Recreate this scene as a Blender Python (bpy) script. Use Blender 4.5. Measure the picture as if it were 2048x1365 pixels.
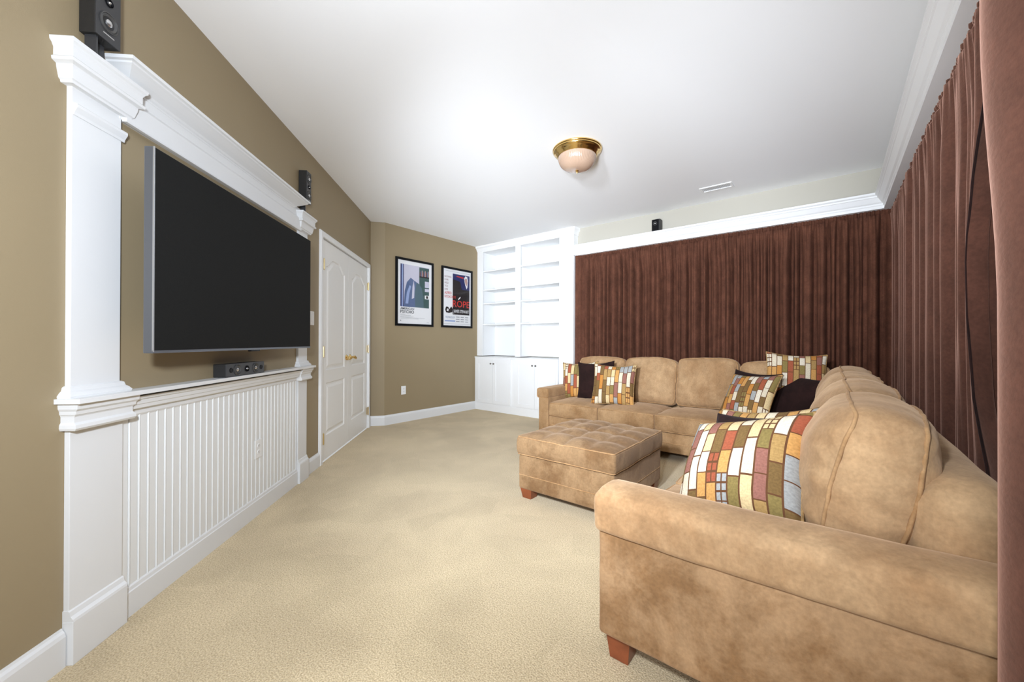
import bpy, bmesh, math, random
import numpy as np
from mathutils import Vector, Matrix, noise

for o in list(bpy.data.objects):
    bpy.data.objects.remove(o)
S = bpy.context.scene
COL = S.collection
R = math.radians
PI = math.pi

# ------------------------------------------------------------------ camera
cam_d = bpy.data.cameras.new('camera')
cam = bpy.data.objects.new('camera', cam_d)
COL.objects.link(cam)
cam_d.sensor_width = 36.0
cam_d.lens = 13.888
cam_d.clip_start = 0.02
yaw, pitch, roll = R(39.143), R(0.142), R(0.20)
fw = Vector((-math.sin(yaw) * math.cos(pitch), math.cos(yaw) * math.cos(pitch), math.sin(pitch)))
rt = Vector((math.cos(yaw), math.sin(yaw), 0))
up = rt.cross(fw)
r2 = rt * math.cos(roll) + up * math.sin(roll)
u2 = up * math.cos(roll) - rt * math.sin(roll)
cam.matrix_world = Matrix(((r2.x, u2.x, -fw.x, 0), (r2.y, u2.y, -fw.y, 0), (r2.z, u2.z, -fw.z, 1.1318), (0, 0, 0, 1)))
S.camera = cam

# ------------------------------------------------------------------ light
S.view_settings.view_transform = 'Standard'
S.view_settings.look = 'None'
S.view_settings.gamma = 1.0
S.view_settings.use_curve_mapping = False
S.view_settings.exposure = 0.88
w = bpy.data.worlds.new('world')
S.world = w
w.use_nodes = True
w.node_tree.nodes['Background'].inputs[0].default_value = (1, 1, 1, 1)
w.node_tree.nodes['Background'].inputs[1].default_value = 0.3


def area(name, loc, target, sx, sy, power, col=(1, 1, 1)):
    d = bpy.data.lights.new(name, 'AREA')
    d.shape = 'RECTANGLE'
    d.size, d.size_y = sx, sy
    d.energy = power
    d.color = col
    o = bpy.data.objects.new(name, d)
    COL.objects.link(o)
    o.location = loc
    o.rotation_euler = (Vector(target) - Vector(loc)).to_track_quat('-Z', 'Y').to_euler()
    return o


LC = (0.88, 0.97, 1.10)
area('rear_fill', (-0.22, -2.8, 1.4), (-0.5, 2.5, 1.4), 1.2, 2.3, 46, LC)  # added unseen fill from behind the camera; no window stands here


def spread_light(name, loc, target, size, power, spread):
    o = area(name, loc, target, size, size, power, LC)
    o.data.spread = R(spread)


spread_light('bounce_near', (-0.40, -0.7, 0.7), (-2.6, 4.4, 2.74), 0.5, 0.9, 80)
spread_light('far_left_fill', (-0.40, -0.5, 0.9), (-4.2, 5.4, 2.72), 0.5, 10.5, 44)  # added narrow beam to even out the far left ceiling
spread_light('far_right_fill', (-0.40, -0.5, 0.9), (-0.6, 4.9, 2.74), 0.5, 6.2, 46)  # added narrow beam lifting the far right of the ceiling
spread_light('camera_flash', (-0.22, -0.16, 1.52), (-2.5, 2.0, 1.5), 0.14, 32, 160)
spread_light('far_end_fill', (-0.70, -0.45, 1.85), (-2.4, 4.4, 0.7), 0.2, 22, 75)  # added beam that brightens the far end, not an actual flash unit

# ------------------------------------------------------------------ helpers
ORG = {}


def org(p):
    return ORG.get(p.name, Vector((0, 0, 0))) if p else Vector((0, 0, 0))


def setp(o, label=None, cat=None, group=None, kind=None):
    if label: o['label'] = label
    if cat: o['category'] = cat
    if group: o['group'] = group
    if kind: o['kind'] = kind
    return o


def thing(name, loc, label=None, cat=None, group=None, kind=None):
    o = bpy.data.objects.new(name, None)
    o.empty_display_size = 0.1
    COL.objects.link(o)
    o.location = loc
    ORG[o.name] = Vector(loc)
    return setp(o, label, cat, group, kind)


class MB:
    def __init__(s):
        s.v, s.f, s.m, s.uv = [], [], [], []

    def add(s, V, F, mi=0):
        b = len(s.v)
        s.v += [tuple(map(float, p)) for p in V]
        for f in F:
            s.f.append([b + i for i in f])
            s.m.append(mi)
        return s

    def box(s, a, b, mi=0, T=None):
        (x0, y0, z0), (x1, y1, z1) = a, b
        V = [(x0, y0, z0), (x1, y0, z0), (x1, y1, z0), (x0, y1, z0), (x0, y0, z1), (x1, y0, z1), (x1, y1, z1), (x0, y1, z1)]
        if T: V = [T(*p) for p in V]
        return s.add(V, [(3, 2, 1, 0), (4, 5, 6, 7), (0, 1, 5, 4), (1, 2, 6, 5), (2, 3, 7, 6), (3, 0, 4, 7)], mi)

    def frustum(s, c, a0, a1, z0, z1, mi=0):
        # tapered block: half sizes a0 at z0, a1 at z1
        x, y = c
        V = [(x - a0, y - a0, z0), (x + a0, y - a0, z0), (x + a0, y + a0, z0), (x - a0, y + a0, z0),
             (x - a1, y - a1, z1), (x + a1, y - a1, z1), (x + a1, y + a1, z1), (x - a1, y + a1, z1)]
        return s.add(V, [(3, 2, 1, 0), (4, 5, 6, 7), (0, 1, 5, 4), (1, 2, 6, 5), (2, 3, 7, 6), (3, 0, 4, 7)], mi)

    def prism(s, poly, z0, z1, mi=0, T=None):
        n = len(poly)
        V = [(x, y, z0) for x, y in poly] + [(x, y, z1) for x, y in poly]
        if T: V = [T(*p) for p in V]
        F = [list(range(n))[::-1], list(range(n, 2 * n))] + [(i, (i + 1) % n, n + (i + 1) % n, n + i) for i in range(n)]
        return s.add(V, F, mi)

    def sweep(s, path, prof, mi=0):
        # mitred moulding: profile (offset to the right of the path, z)
        pts = [Vector((p[0], p[1])) for p in path]
        n, k = len(pts), len(prof)
        V = []
        for i in range(n):
            d0 = (pts[i] - pts[i - 1]).normalized() if i else None
            d1 = (pts[i + 1] - pts[i]).normalized() if i < n - 1 else None
            if d0 is None: d0 = d1
            if d1 is None: d1 = d0
            n0, n1 = Vector((d0.y, -d0.x)), Vector((d1.y, -d1.x))
            m = n0 + n1
            m = m / max(1e-6, m.dot(n0))
            for (of, z) in prof:
                q = pts[i] + m * of
                V.append((q.x, q.y, z))
        F = []
        for i in range(n - 1):
            for j in range(k):
                a, b = i * k + j, i * k + (j + 1) % k
                F.append((a, b, b + k, a + k))
        F += [list(range(k))[::-1], [(n - 1) * k + j for j in range(k)]]
        return s.add(V, F, mi)

    def tube(s, path, r, seg=8, closed=False, mi=0):
        P = [Vector(p) for p in path]
        n = len(P)
        V, F = [], []
        prev = None
        for i in range(n):
            a = P[(i - 1) % n] if (closed or i) else P[i]
            b = P[(i + 1) % n] if (closed or i < n - 1) else P[i]
            t = (b - a).normalized()
            if prev is None:
                ref = Vector((0, 0, 1)) if abs(t.z) < .9 else Vector((1, 0, 0))
                nn = t.cross(ref).normalized()
            else:
                nn = (prev - t * prev.dot(t)).normalized()
            prev = nn
            bb = t.cross(nn)
            rr = r[i] if isinstance(r, (list, tuple)) else r
            for k in range(seg):
                an = 2 * PI * k / seg
                V.append(P[i] + nn * (rr * math.cos(an)) + bb * (rr * math.sin(an)))
        m = n if closed else n - 1
        for i in range(m):
            for k in range(seg):
                a, b = i * seg + k, i * seg + (k + 1) % seg
                c, d = ((i + 1) % n) * seg + (k + 1) % seg, ((i + 1) % n) * seg + k
                F.append((a, b, c, d))
        if not closed:
            F += [list(range(seg))[::-1], [(n - 1) * seg + k for k in range(seg)]]
        return s.add(V, F, mi)

    def lathe(s, prof, c, seg=32, axis=None, mi=0, rib=None):
        # profile (r, h) around axis frame (ax, bx, cx): h along cx
        ax, bx, cx = axis if axis else (Vector((1, 0, 0)), Vector((0, 1, 0)), Vector((0, 0, 1)))
        c = Vector(c)
        V, F = [], []
        n = len(prof)
        for i, (r, h) in enumerate(prof):
            for k in range(seg):
                an = 2 * PI * k / seg
                rr = r + (rib(an, i) if rib else 0)
                V.append(c + ax * (rr * math.cos(an)) + bx * (rr * math.sin(an)) + cx * h)
        for i in range(n - 1):
            for k in range(seg):
                F.append((i * seg + k, i * seg + (k + 1) % seg, (i + 1) * seg + (k + 1) % seg, (i + 1) * seg + k))
        F += [list(range(seg))[::-1], [(n - 1) * seg + k for k in range(seg)]]
        return s.add(V, F, mi)

    def build(s, name, mats, parent=None, smooth=False, bevel=0, weld=0, uv=None, M=None, label=None, cat=None, group=None, kind=None, loc=None, angle=40):
        me = bpy.data.meshes.new(name)
        V = [Vector(p) for p in s.v]
        if M is not None: V = [M @ p for p in V]
        o0 = Vector(loc) if loc is not None else org(parent)
        V = [p - o0 for p in V]
        me.from_pydata(V, [], s.f)
        if not isinstance(mats, (list, tuple)): mats = [mats]
        for m in mats: me.materials.append(m)
        me.polygons.foreach_set('material_index', s.m)
        if uv is not None:
            L = me.uv_layers.new(name='UVMap')
            L.data.foreach_set('uv', [c for f in s.f for i in f for c in uv[i]])
        bm = bmesh.new()
        bm.from_mesh(me)
        if weld: bmesh.ops.remove_doubles(bm, verts=bm.verts, dist=weld)
        bmesh.ops.recalc_face_normals(bm, faces=bm.faces)
        if bevel:
            ed = [e for e in bm.edges if len(e.link_faces) == 2 and e.calc_face_angle(0) > R(30)]
            bmesh.ops.bevel(bm, geom=ed, offset=bevel, segments=2, profile=.6, affect='EDGES', clamp_overlap=True)
        bm.to_mesh(me)
        bm.free()
        if smooth:
            me.polygons.foreach_set('use_smooth', [True] * len(me.polygons))
            if angle < 180:
                try: me.set_sharp_from_angle(angle=R(angle))
                except Exception: pass
        o = bpy.data.objects.new(name, me)
        COL.objects.link(o)
        if parent: o.parent = parent
        if loc is not None:
            o.location = loc
        ORG[o.name] = o0
        return setp(o, label, cat, group, kind)


def inst(src, off, parent, name=None):
    # a sibling sharing mesh data
    c = src.copy()
    if name: c.name = name
    COL.objects.link(c)
    c.parent = parent
    c.location = src.location + Vector(off)
    ORG[c.name] = ORG[src.name]
    return c


# ------------------------------------------------------------------ materials
def nodes(name):
    m = bpy.data.materials.new(name)
    m.use_nodes = True
    nt = m.node_tree
    return m, nt, nt.nodes['Principled BSDF']


def N_(nt, t, **kw):
    n = nt.nodes.new(t)
    for k, v in kw.items(): setattr(n, k, v)
    return n


def ramp(nt, stops, interp='LINEAR'):
    n = nt.nodes.new('ShaderNodeValToRGB')
    n.color_ramp.interpolation = interp
    while len(n.color_ramp.elements) > 1: n.color_ramp.elements.remove(n.color_ramp.elements[-1])
    for i, (p, c) in enumerate(stops):
        e = n.color_ramp.elements[0] if i == 0 else n.color_ramp.elements.new(p)
        e.position = p
        e.color = tuple(c) + (1,) if len(c) == 3 else c
    return n


def srgb(r, g, b):
    f = lambda c: (c / 255 / 12.92) if c / 255 <= .04045 else ((c / 255 + .055) / 1.055) ** 2.4
    return (f(r), f(g), f(b))


def plain(name, col, rough=.5, metal=0, var=0, vscale=4, bump=0, bscale=200, spec=.5, sheen=0, coat=0):
    m, nt, b = nodes(name)
    b.inputs['Base Color'].default_value = (*col, 1)
    b.inputs['Roughness'].default_value = rough
    b.inputs['Metallic'].default_value = metal
    b.inputs['Specular IOR Level'].default_value = spec
    b.inputs['Sheen Weight'].default_value = sheen
    b.inputs['Coat Weight'].default_value = coat
    tc = N_(nt, 'ShaderNodeTexCoord')
    if var:
        n = N_(nt, 'ShaderNodeTexNoise')
        n.inputs['Scale'].default_value = vscale
        n.inputs['Detail'].default_value = 4
        nt.links.new(tc.outputs['Object'], n.inputs['Vector'])
        rp = ramp(nt, [(.3, [c * (1 - var) for c in col]), (.7, [min(1, c * (1 + var)) for c in col])])
        nt.links.new(n.outputs['Fac'], rp.inputs['Fac'])
        nt.links.new(rp.outputs['Color'], b.inputs['Base Color'])
    if bump:
        n = N_(nt, 'ShaderNodeTexNoise')
        n.inputs['Scale'].default_value = bscale
        n.inputs['Detail'].default_value = 3
        nt.links.new(tc.outputs['Object'], n.inputs['Vector'])
        bp = N_(nt, 'ShaderNodeBump')
        bp.inputs['Strength'].default_value = bump
        bp.inputs['Distance'].default_value = .002
        nt.links.new(n.outputs['Fac'], bp.inputs['Height'])
        nt.links.new(bp.outputs['Normal'], b.inputs['Normal'])
    return m


M_white = plain('white_builtin_paint', (.83, .83, .82), .38, var=.015, vscale=2)
M_trim = plain('white_paint_dimmed', (.73, .73, .72), .42, var=.015, vscale=2)  # same white paint as the built-ins, darkened to offset strong flash light
M_bead = plain('white_bead_paint', (.75, .75, .73), .42)
M_door = plain('white_door_paint', (.86, .85, .82), .4, bump=.15, bscale=60)
M_ceil = plain('ceiling_paint', (.92, .92, .915), .9, bump=.1, bscale=300)
M_taupe = plain('taupe_wall_paint', (.30, .232, .134), .62, var=.03, vscale=1.2, bump=.12, bscale=250)
M_cream = plain('pale_beige_wall_paint', (.46, .43, .36), .7, bump=.1, bscale=250)
M_plate = plain('white_plastic', (.85, .85, .84), .35)
M_slot = plain('dark_slot', (.05, .05, .05), .5)
M_brass = plain('polished_brass', (.80, .56, .22), .16, metal=1)
M_gold = plain('hinge_brass', (.78, .62, .32), .28, metal=1)
M_knob = plain('pewter_knob', (.30, .29, .28), .3, metal=1)
M_black = plain('black_frame_lacquer', (.005, .005, .006), .35, spec=.15)
M_tvside = plain('graphite_bezel', (.16, .17, .19), .38, metal=.7)
M_tvlip = plain('bright_bezel_edge', (.55, .57, .6), .3, metal=.8)
M_screen = plain('matt_black_screen', (.0125, .0125, .0118), .7, var=.12, vscale=180, spec=.08)
M_spk = plain('black_speaker_cabinet', (.016, .0155, .015), .5, bump=.2, bscale=500)
M_spkf = plain('charcoal_speaker_baffle', (.035, .035, .037), .42)
M_cone = plain('speaker_cone', (.06, .058, .055), .35)
M_silver = plain('silver_dust_cap', (.6, .6, .6), .25, metal=.9)
M_wood = plain('cherry_wood_leg', (.20, .052, .018), .35, var=.25, vscale=14)


def m_carpet():
    m, nt, b = nodes('beige_carpet')
    tc = N_(nt, 'ShaderNodeTexCoord')
    a = N_(nt, 'ShaderNodeTexNoise'); a.inputs['Scale'].default_value = 170; a.inputs['Detail'].default_value = 3
    c = N_(nt, 'ShaderNodeTexNoise'); c.inputs['Scale'].default_value = 1.7; c.inputs['Detail'].default_value = 5; c.inputs['Distortion'].default_value = .5
    v = N_(nt, 'ShaderNodeTexVoronoi'); v.inputs['Scale'].default_value = 4.5
    for n in (a, c, v): nt.links.new(tc.outputs['Object'], n.inputs['Vector'])
    r1 = ramp(nt, [(.32, srgb(176, 154, 118)), (.68, srgb(226, 206, 168))])
    nt.links.new(a.outputs['Fac'], r1.inputs['Fac'])
    r2 = ramp(nt, [(.35, (.86, .85, .84)), (.65, (1.04, 1.04, 1.04))])
    nt.links.new(c.outputs['Fac'], r2.inputs['Fac'])
    mx = N_(nt, 'ShaderNodeMixRGB', blend_type='MULTIPLY'); mx.inputs[0].default_value = 1
    nt.links.new(r1.outputs[0], mx.inputs[1]); nt.links.new(r2.outputs[0], mx.inputs[2])
    # nap direction left by the vacuum cleaner
    r3 = ramp(nt, [(0, (.95, .95, .94)), (1, (1.03, 1.03, 1.03))])
    sp = N_(nt, 'ShaderNodeSeparateColor')
    nt.links.new(v.outputs['Color'], sp.inputs[0]); nt.links.new(sp.outputs[0], r3.inputs['Fac'])
    m2 = N_(nt, 'ShaderNodeMixRGB', blend_type='MULTIPLY'); m2.inputs[0].default_value = 1
    nt.links.new(mx.outputs[0], m2.inputs[1]); nt.links.new(r3.outputs[0], m2.inputs[2])
    nt.links.new(m2.outputs[0], b.inputs['Base Color'])
    b.inputs['Roughness'].default_value = .95
    b.inputs['Specular IOR Level'].default_value = .1
    b.inputs['Sheen Weight'].default_value = .15
    bp = N_(nt, 'ShaderNodeBump'); bp.inputs['Strength'].default_value = .8; bp.inputs['Distance'].default_value = .006
    nt.links.new(a.outputs['Fac'], bp.inputs['Height']); nt.links.new(bp.outputs[0], b.inputs['Normal'])
    return m


def m_suede(name, lo, hi, scale=3.2, lohi=(.40, .60), sheen=.35, fine=.10, tint=None):
    m, nt, b = nodes(name)
    tc = N_(nt, 'ShaderNodeTexCoord')
    a = N_(nt, 'ShaderNodeTexNoise'); a.inputs['Scale'].default_value = scale; a.inputs['Detail'].default_value = 7; a.inputs['Roughness'].default_value = .66; a.inputs['Distortion'].default_value = .25
    c = N_(nt, 'ShaderNodeTexNoise'); c.inputs['Scale'].default_value = 90; c.inputs['Detail'].default_value = 4
    for n in (a, c): nt.links.new(tc.outputs['Object'], n.inputs['Vector'])
    r1 = ramp(nt, [(lohi[0], lo), (lohi[1], hi)])
    nt.links.new(a.outputs['Fac'], r1.inputs['Fac'])
    r2 = ramp(nt, [(.3, (1 - fine,) * 3), (.7, (1 + fine,) * 3)])
    nt.links.new(c.outputs['Fac'], r2.inputs['Fac'])
    mx = N_(nt, 'ShaderNodeMixRGB', blend_type='MULTIPLY'); mx.inputs[0].default_value = 1
    nt.links.new(r1.outputs[0], mx.inputs[1]); nt.links.new(r2.outputs[0], mx.inputs[2])
    # brushed nap: streaky mid-scale mottling
    mp = N_(nt, 'ShaderNodeMapping'); mp.inputs['Scale'].default_value = (1, 1, .45)
    e = N_(nt, 'ShaderNodeTexNoise'); e.inputs['Scale'].default_value = 17; e.inputs['Detail'].default_value = 6; e.inputs['Roughness'].default_value = .7
    nt.links.new(tc.outputs['Object'], mp.inputs[0]); nt.links.new(mp.outputs[0], e.inputs['Vector'])
    r4 = ramp(nt, [(.34, (1 - fine * 1.1,) * 3), (.66, (1 + fine * 1.1,) * 3)])
    nt.links.new(e.outputs['Fac'], r4.inputs['Fac'])
    m4 = N_(nt, 'ShaderNodeMixRGB', blend_type='MULTIPLY'); m4.inputs[0].default_value = 1
    nt.links.new(mx.outputs[0], m4.inputs[1]); nt.links.new(r4.outputs[0], m4.inputs[2])
    nt.links.new(m4.outputs[0], b.inputs['Base Color'])
    b.inputs['Roughness'].default_value = .9
    b.inputs['Specular IOR Level'].default_value = .15
    b.inputs['Sheen Weight'].default_value = sheen
    b.inputs['Sheen Roughness'].default_value = .5
    b.inputs['Sheen Tint'].default_value = (*(tint or [min(1, x * 1.6 + .2) for x in hi]), 1)
    bp = N_(nt, 'ShaderNodeBump'); bp.inputs['Strength'].default_value = .25; bp.inputs['Distance'].default_value = .003
    nt.links.new(c.outputs['Fac'], bp.inputs['Height']); nt.links.new(bp.outputs[0], b.inputs['Normal'])
    return m


def m_patch():
    # woven cushion fabric: columns of coloured blocks between brown lines (UV)
    m, nt, b = nodes('block_stripe_fabric')
    L = nt.links.new
    tc = N_(nt, 'ShaderNodeTexCoord')
    sx = N_(nt, 'ShaderNodeSeparateXYZ')
    L(tc.outputs['UV'], sx.inputs[0])

    def mt(op, a, c=None):
        n = N_(nt, 'ShaderNodeMath', operation=op)
        for i, q in enumerate((a, c)):
            if q is None: continue
            if isinstance(q, (int, float)): n.inputs[i].default_value = q
            else: L(q, n.inputs[i])
        return n.outputs[0]

    def wn(x, y):
        cb = N_(nt, 'ShaderNodeCombineXYZ')
        for i, q in enumerate((x, y)):
            if isinstance(q, (int, float)): cb.inputs[i].default_value = q
            else: L(q, cb.inputs[i])
        n = N_(nt, 'ShaderNodeTexWhiteNoise', noise_dimensions='2D')
        L(cb.outputs[0], n.inputs['Vector'])
        return n.outputs['Value']
    ux = mt('MULTIPLY', sx.outputs['X'], 11.0)
    c = mt('FLOOR', ux); fu = mt('FRACT', ux)
    r1 = wn(c, 3.7)
    ln = mt('ADD', mt('MULTIPLY', wn(c, 9.1), 2.6), 2.6)
    vv = mt('ADD', mt('MULTIPLY', sx.outputs['Y'], ln), mt('MULTIPLY', r1, 7.0))
    cell = mt('FLOOR', vv); fv = mt('FRACT', vv)
    rnd = wn(mt('ADD', c, .5), mt('ADD', cell, .5))
    rnd2 = wn(mt('ADD', c, 20.5), mt('ADD', cell, 7.5))
    pal = [srgb(218, 204, 178), srgb(186, 126, 60), srgb(158, 158, 154), srgb(132, 114, 66), srgb(212, 186, 138), srgb(156, 84, 58),
           srgb(220, 208, 186), srgb(168, 134, 82), srgb(118, 92, 54), srgb(196, 146, 84), srgb(146, 98, 84), srgb(212, 198, 172)]
    rp = ramp(nt, [(i / len(pal), q) for i, q in enumerate(pal)], 'CONSTANT')
    L(rnd, rp.inputs['Fac'])
    # slubby weave
    no = N_(nt, 'ShaderNodeTexNoise'); no.inputs['Scale'].default_value = 60; no.inputs['Detail'].default_value = 4
    L(tc.outputs['UV'], no.inputs['Vector'])
    rn = ramp(nt, [(.3, (.78,) * 3), (.7, (1.12,) * 3)])
    L(no.outputs['Fac'], rn.inputs['Fac'])
    mx = N_(nt, 'ShaderNodeMixRGB', blend_type='MULTIPLY'); mx.inputs[0].default_value = 1
    L(rp.outputs[0], mx.inputs[1]); L(rn.outputs[0], mx.inputs[2])
    l1 = mt('MAXIMUM', mt('LESS_THAN', fu, .14), mt('LESS_THAN', fv, .05))
    small = mt('GREATER_THAN', rnd2, .90)
    cr = mt('MAXIMUM', mt('LESS_THAN', mt('ABSOLUTE', mt('SUBTRACT', fu, .56)), .06),
            mt('MAXIMUM', mt('LESS_THAN', mt('ABSOLUTE', mt('SUBTRACT', fv, .36)), .04), mt('LESS_THAN', mt('ABSOLUTE', mt('SUBTRACT', fv, .68)), .04)))
    ln_ = mt('MAXIMUM', l1, mt('MULTIPLY', small, cr))
    m2 = N_(nt, 'ShaderNodeMixRGB')
    L(ln_, m2.inputs[0]); L(mx.outputs[0], m2.inputs[1]); m2.inputs[2].default_value = (*srgb(98, 64, 40), 1)
    L(m2.outputs[0], b.inputs['Base Color'])
    b.inputs['Roughness'].default_value = .85
    b.inputs['Specular IOR Level'].default_value = .2
    bp = N_(nt, 'ShaderNodeBump'); bp.inputs['Strength'].default_value = .4; bp.inputs['Distance'].default_value = .003
    sub = mt('SUBTRACT', no.outputs['Fac'], mt('MULTIPLY', ln_, .5))
    L(sub, bp.inputs['Height']); L(bp.outputs[0], b.inputs['Normal'])
    return m


def m_pane():
    m = bpy.data.materials.new('picture_glass')
    m.use_nodes = True
    nt = m.node_tree
    nt.nodes.remove(nt.nodes['Principled BSDF'])
    t = N_(nt, 'ShaderNodeBsdfTransparent'); g = N_(nt, 'ShaderNodeBsdfGlossy'); f = N_(nt, 'ShaderNodeFresnel'); mx = N_(nt, 'ShaderNodeMixShader')
    g.inputs['Roughness'].default_value = .02
    f.inputs['IOR'].default_value = 1.18
    nt.links.new(f.outputs[0], mx.inputs[0]); nt.links.new(t.outputs[0], mx.inputs[1]); nt.links.new(g.outputs[0], mx.inputs[2])
    nt.links.new(mx.outputs[0], nt.nodes['Material Output'].inputs['Surface'])
    return m


M_carpet = m_carpet()
M_suede = m_suede('tan_microsuede', srgb(135, 102, 68), srgb(165, 132, 95), lohi=(.36, .62))
M_suede2 = m_suede('tan_microsuede_cushion', srgb(151, 117, 82), srgb(180, 147, 109), scale=2.4)
M_suede3 = m_suede('tan_microsuede_worn', srgb(130, 97, 64), srgb(161, 128, 93), scale=3.6, lohi=(.42, .57))
M_suede4 = m_suede('tan_microsuede_ottoman', srgb(114, 85, 56), srgb(142, 113, 81), scale=3.6, lohi=(.42, .57))
M_welt = m_suede('tan_welt_cord', srgb(150, 114, 76), srgb(174, 138, 98), scale=8, sheen=.2)
M_drape = m_suede('brown_suede_drape', srgb(79, 50, 39), srgb(87, 55, 43), scale=7, sheen=.9, fine=.14, tint=(.62, .36, .27))  # high sheen stands in for flash light on the right curtains
M_drape_b = m_suede('brown_suede_drape_back', srgb(84, 52, 39), srgb(96, 60, 45), scale=7, sheen=.0, fine=.14)  # same fabric without sheen, so the fold valleys stay dark
M_drape2 = m_suede('brown_suede_lining', srgb(92, 69, 63), srgb(104, 79, 72), scale=6, tint=(.60, .42, .36), sheen=.25, fine=.12)
M_choc = m_suede('chocolate_velvet', srgb(30, 16, 13), srgb(41, 23, 20), scale=5, sheen=.25)
M_patch = m_patch()
M_pane = m_pane()

# ------------------------------------------------------------------ room frame
TT = 0.769633
NN = Vector((math.cos(TT), math.sin(TT), 0))
AA = Vector((-math.sin(TT), math.cos(TT), 0))
DD = -1.4345


def tv(u, o, z):
    q = NN * (DD + o) + AA * u
    return (q.x, q.y, z)


def tv2(u, o=0):
    q = NN * (DD + o) + AA * u
    return (q.x, q.y)


HC = 2.74
PB, PC = tv2(5.434), (-4.70, 3.05)
XL, YB, XR = -4.70, 4.93, 0.45
UN = -0.2
PN = tv2(UN)

fl = MB().prism([PN, tv2(5.6), (-4.95, 3.1), (-4.95, 5.4), (0.6, 5.4), (0.6, -3.05), (PN[0], -3.05)], -0.05, 0.0)
fl.build('floor', M_carpet, kind='structure', label='beige cut-pile carpet floor')
ce = MB().prism([tv2(UN, -.12), tv2(5.6, -.12), (-4.95, 3.1), (-4.95, 5.4), (0.6, 5.4), (0.6, -3.05), (PN[0], -3.05)], HC, HC + .05)
ce.build('ceiling', M_ceil, kind='structure', label='flat white ceiling')

wl = MB()
wl.box((UN, -.12, 0), (3.775, 0, HC), T=tv)
wl.box((3.775, -.12, 2.105), (5.325, 0, HC), T=tv)
wl.box((5.325, -.12, 0), (5.434, 0, HC), T=tv)
wl.box((3.775, -.12, 0), (5.325, -.075, 2.105), T=tv)
wl.build('wall_left', M_taupe, kind='structure', label='taupe wall behind the television')
MB().prism([PB, PC, (-4.86, 3.15), (PB[0] - .1, PB[1] - .02)], 0, HC).build('wall_return', M_taupe, kind='structure', label='narrow taupe wall between doors and posters')
MB().box((XL - .12, PC[1], 0), (XL, 5.3, HC)).build('wall_far', M_taupe, kind='structure', label='taupe wall with two posters')
wb = MB()
wb.box((-2.84, YB, 2.36), (XR + .2, YB + .2, HC))
wb.box((-2.84, 5.07, 0), (XR + .2, 5.13, 2.36))
wb.box((XL - .12, 5.22, 0), (-2.84, 5.3, HC))
wb.box((-2.90, YB + .02, 0), (-2.84, 5.3, HC))
wb.build('wall_back', M_cream, kind='structure', label='pale beige wall above the curtains')
MB().box((XR, -3.0, 2.36), (XR + .2, YB, HC)).box((.59, -3.0, 0), (.65, 5.07, 2.36)).build('wall_right', M_cream, kind='structure')
wr = MB()
wr.box((PN[0] - .12, -3.0, 0), (XR + .12, -2.88, HC))
wr.box((PN[0] - .12, -3.0, 0), (PN[0], PN[1], HC))
wr.build('wall_rear', M_taupe, kind='structure')

BASE = [(0, 0), (.016, 0), (.016, .105), (.012, .118), (.006, .126), (.004, .133), (0, .133)]
MB().sweep([tv2(UN), tv2(1.50)], BASE).build('baseboard_left', M_trim, kind='structure')
MB().sweep([tv2(3.43), tv2(3.712)], [(a, b * .95) for a, b in BASE]).build('baseboard_door', M_trim, kind='structure')
MB().sweep([tv2(5.36), PB, PC, (XL, 4.79)], BASE).build('baseboard_far', M_trim, kind='structure')

# crown ledge over the curtains
CR = [(-.16, 2.347), (.07, 2.347), (.07, 2.372), (.076, 2.380), (.076, 2.392), (.088, 2.402), (.112, 2.440), (.118, 2.444), (.118, 2.456), (.132, 2.466), (.132, 2.484), (0, 2.484), (0, 2.362), (-.16, 2.362)]
MB().sweep([(-2.83, YB), (.42, YB), (.42, -2.85)], CR).build('trim_1', M_white, kind='structure', label='white crown ledge over the curtains')

# ------------------------------------------------------------------ media wall surround
t = thing('trim_2', tv(2.45, 0, 0), 'white panelled media surround with pilasters, header and shelf', None, None, 'structure')


def box_tv(name, a, b, m, parent, bevel=.0015):
    return MB().box(a, b, T=tv).build(name, m, parent, bevel=bevel)


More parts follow.
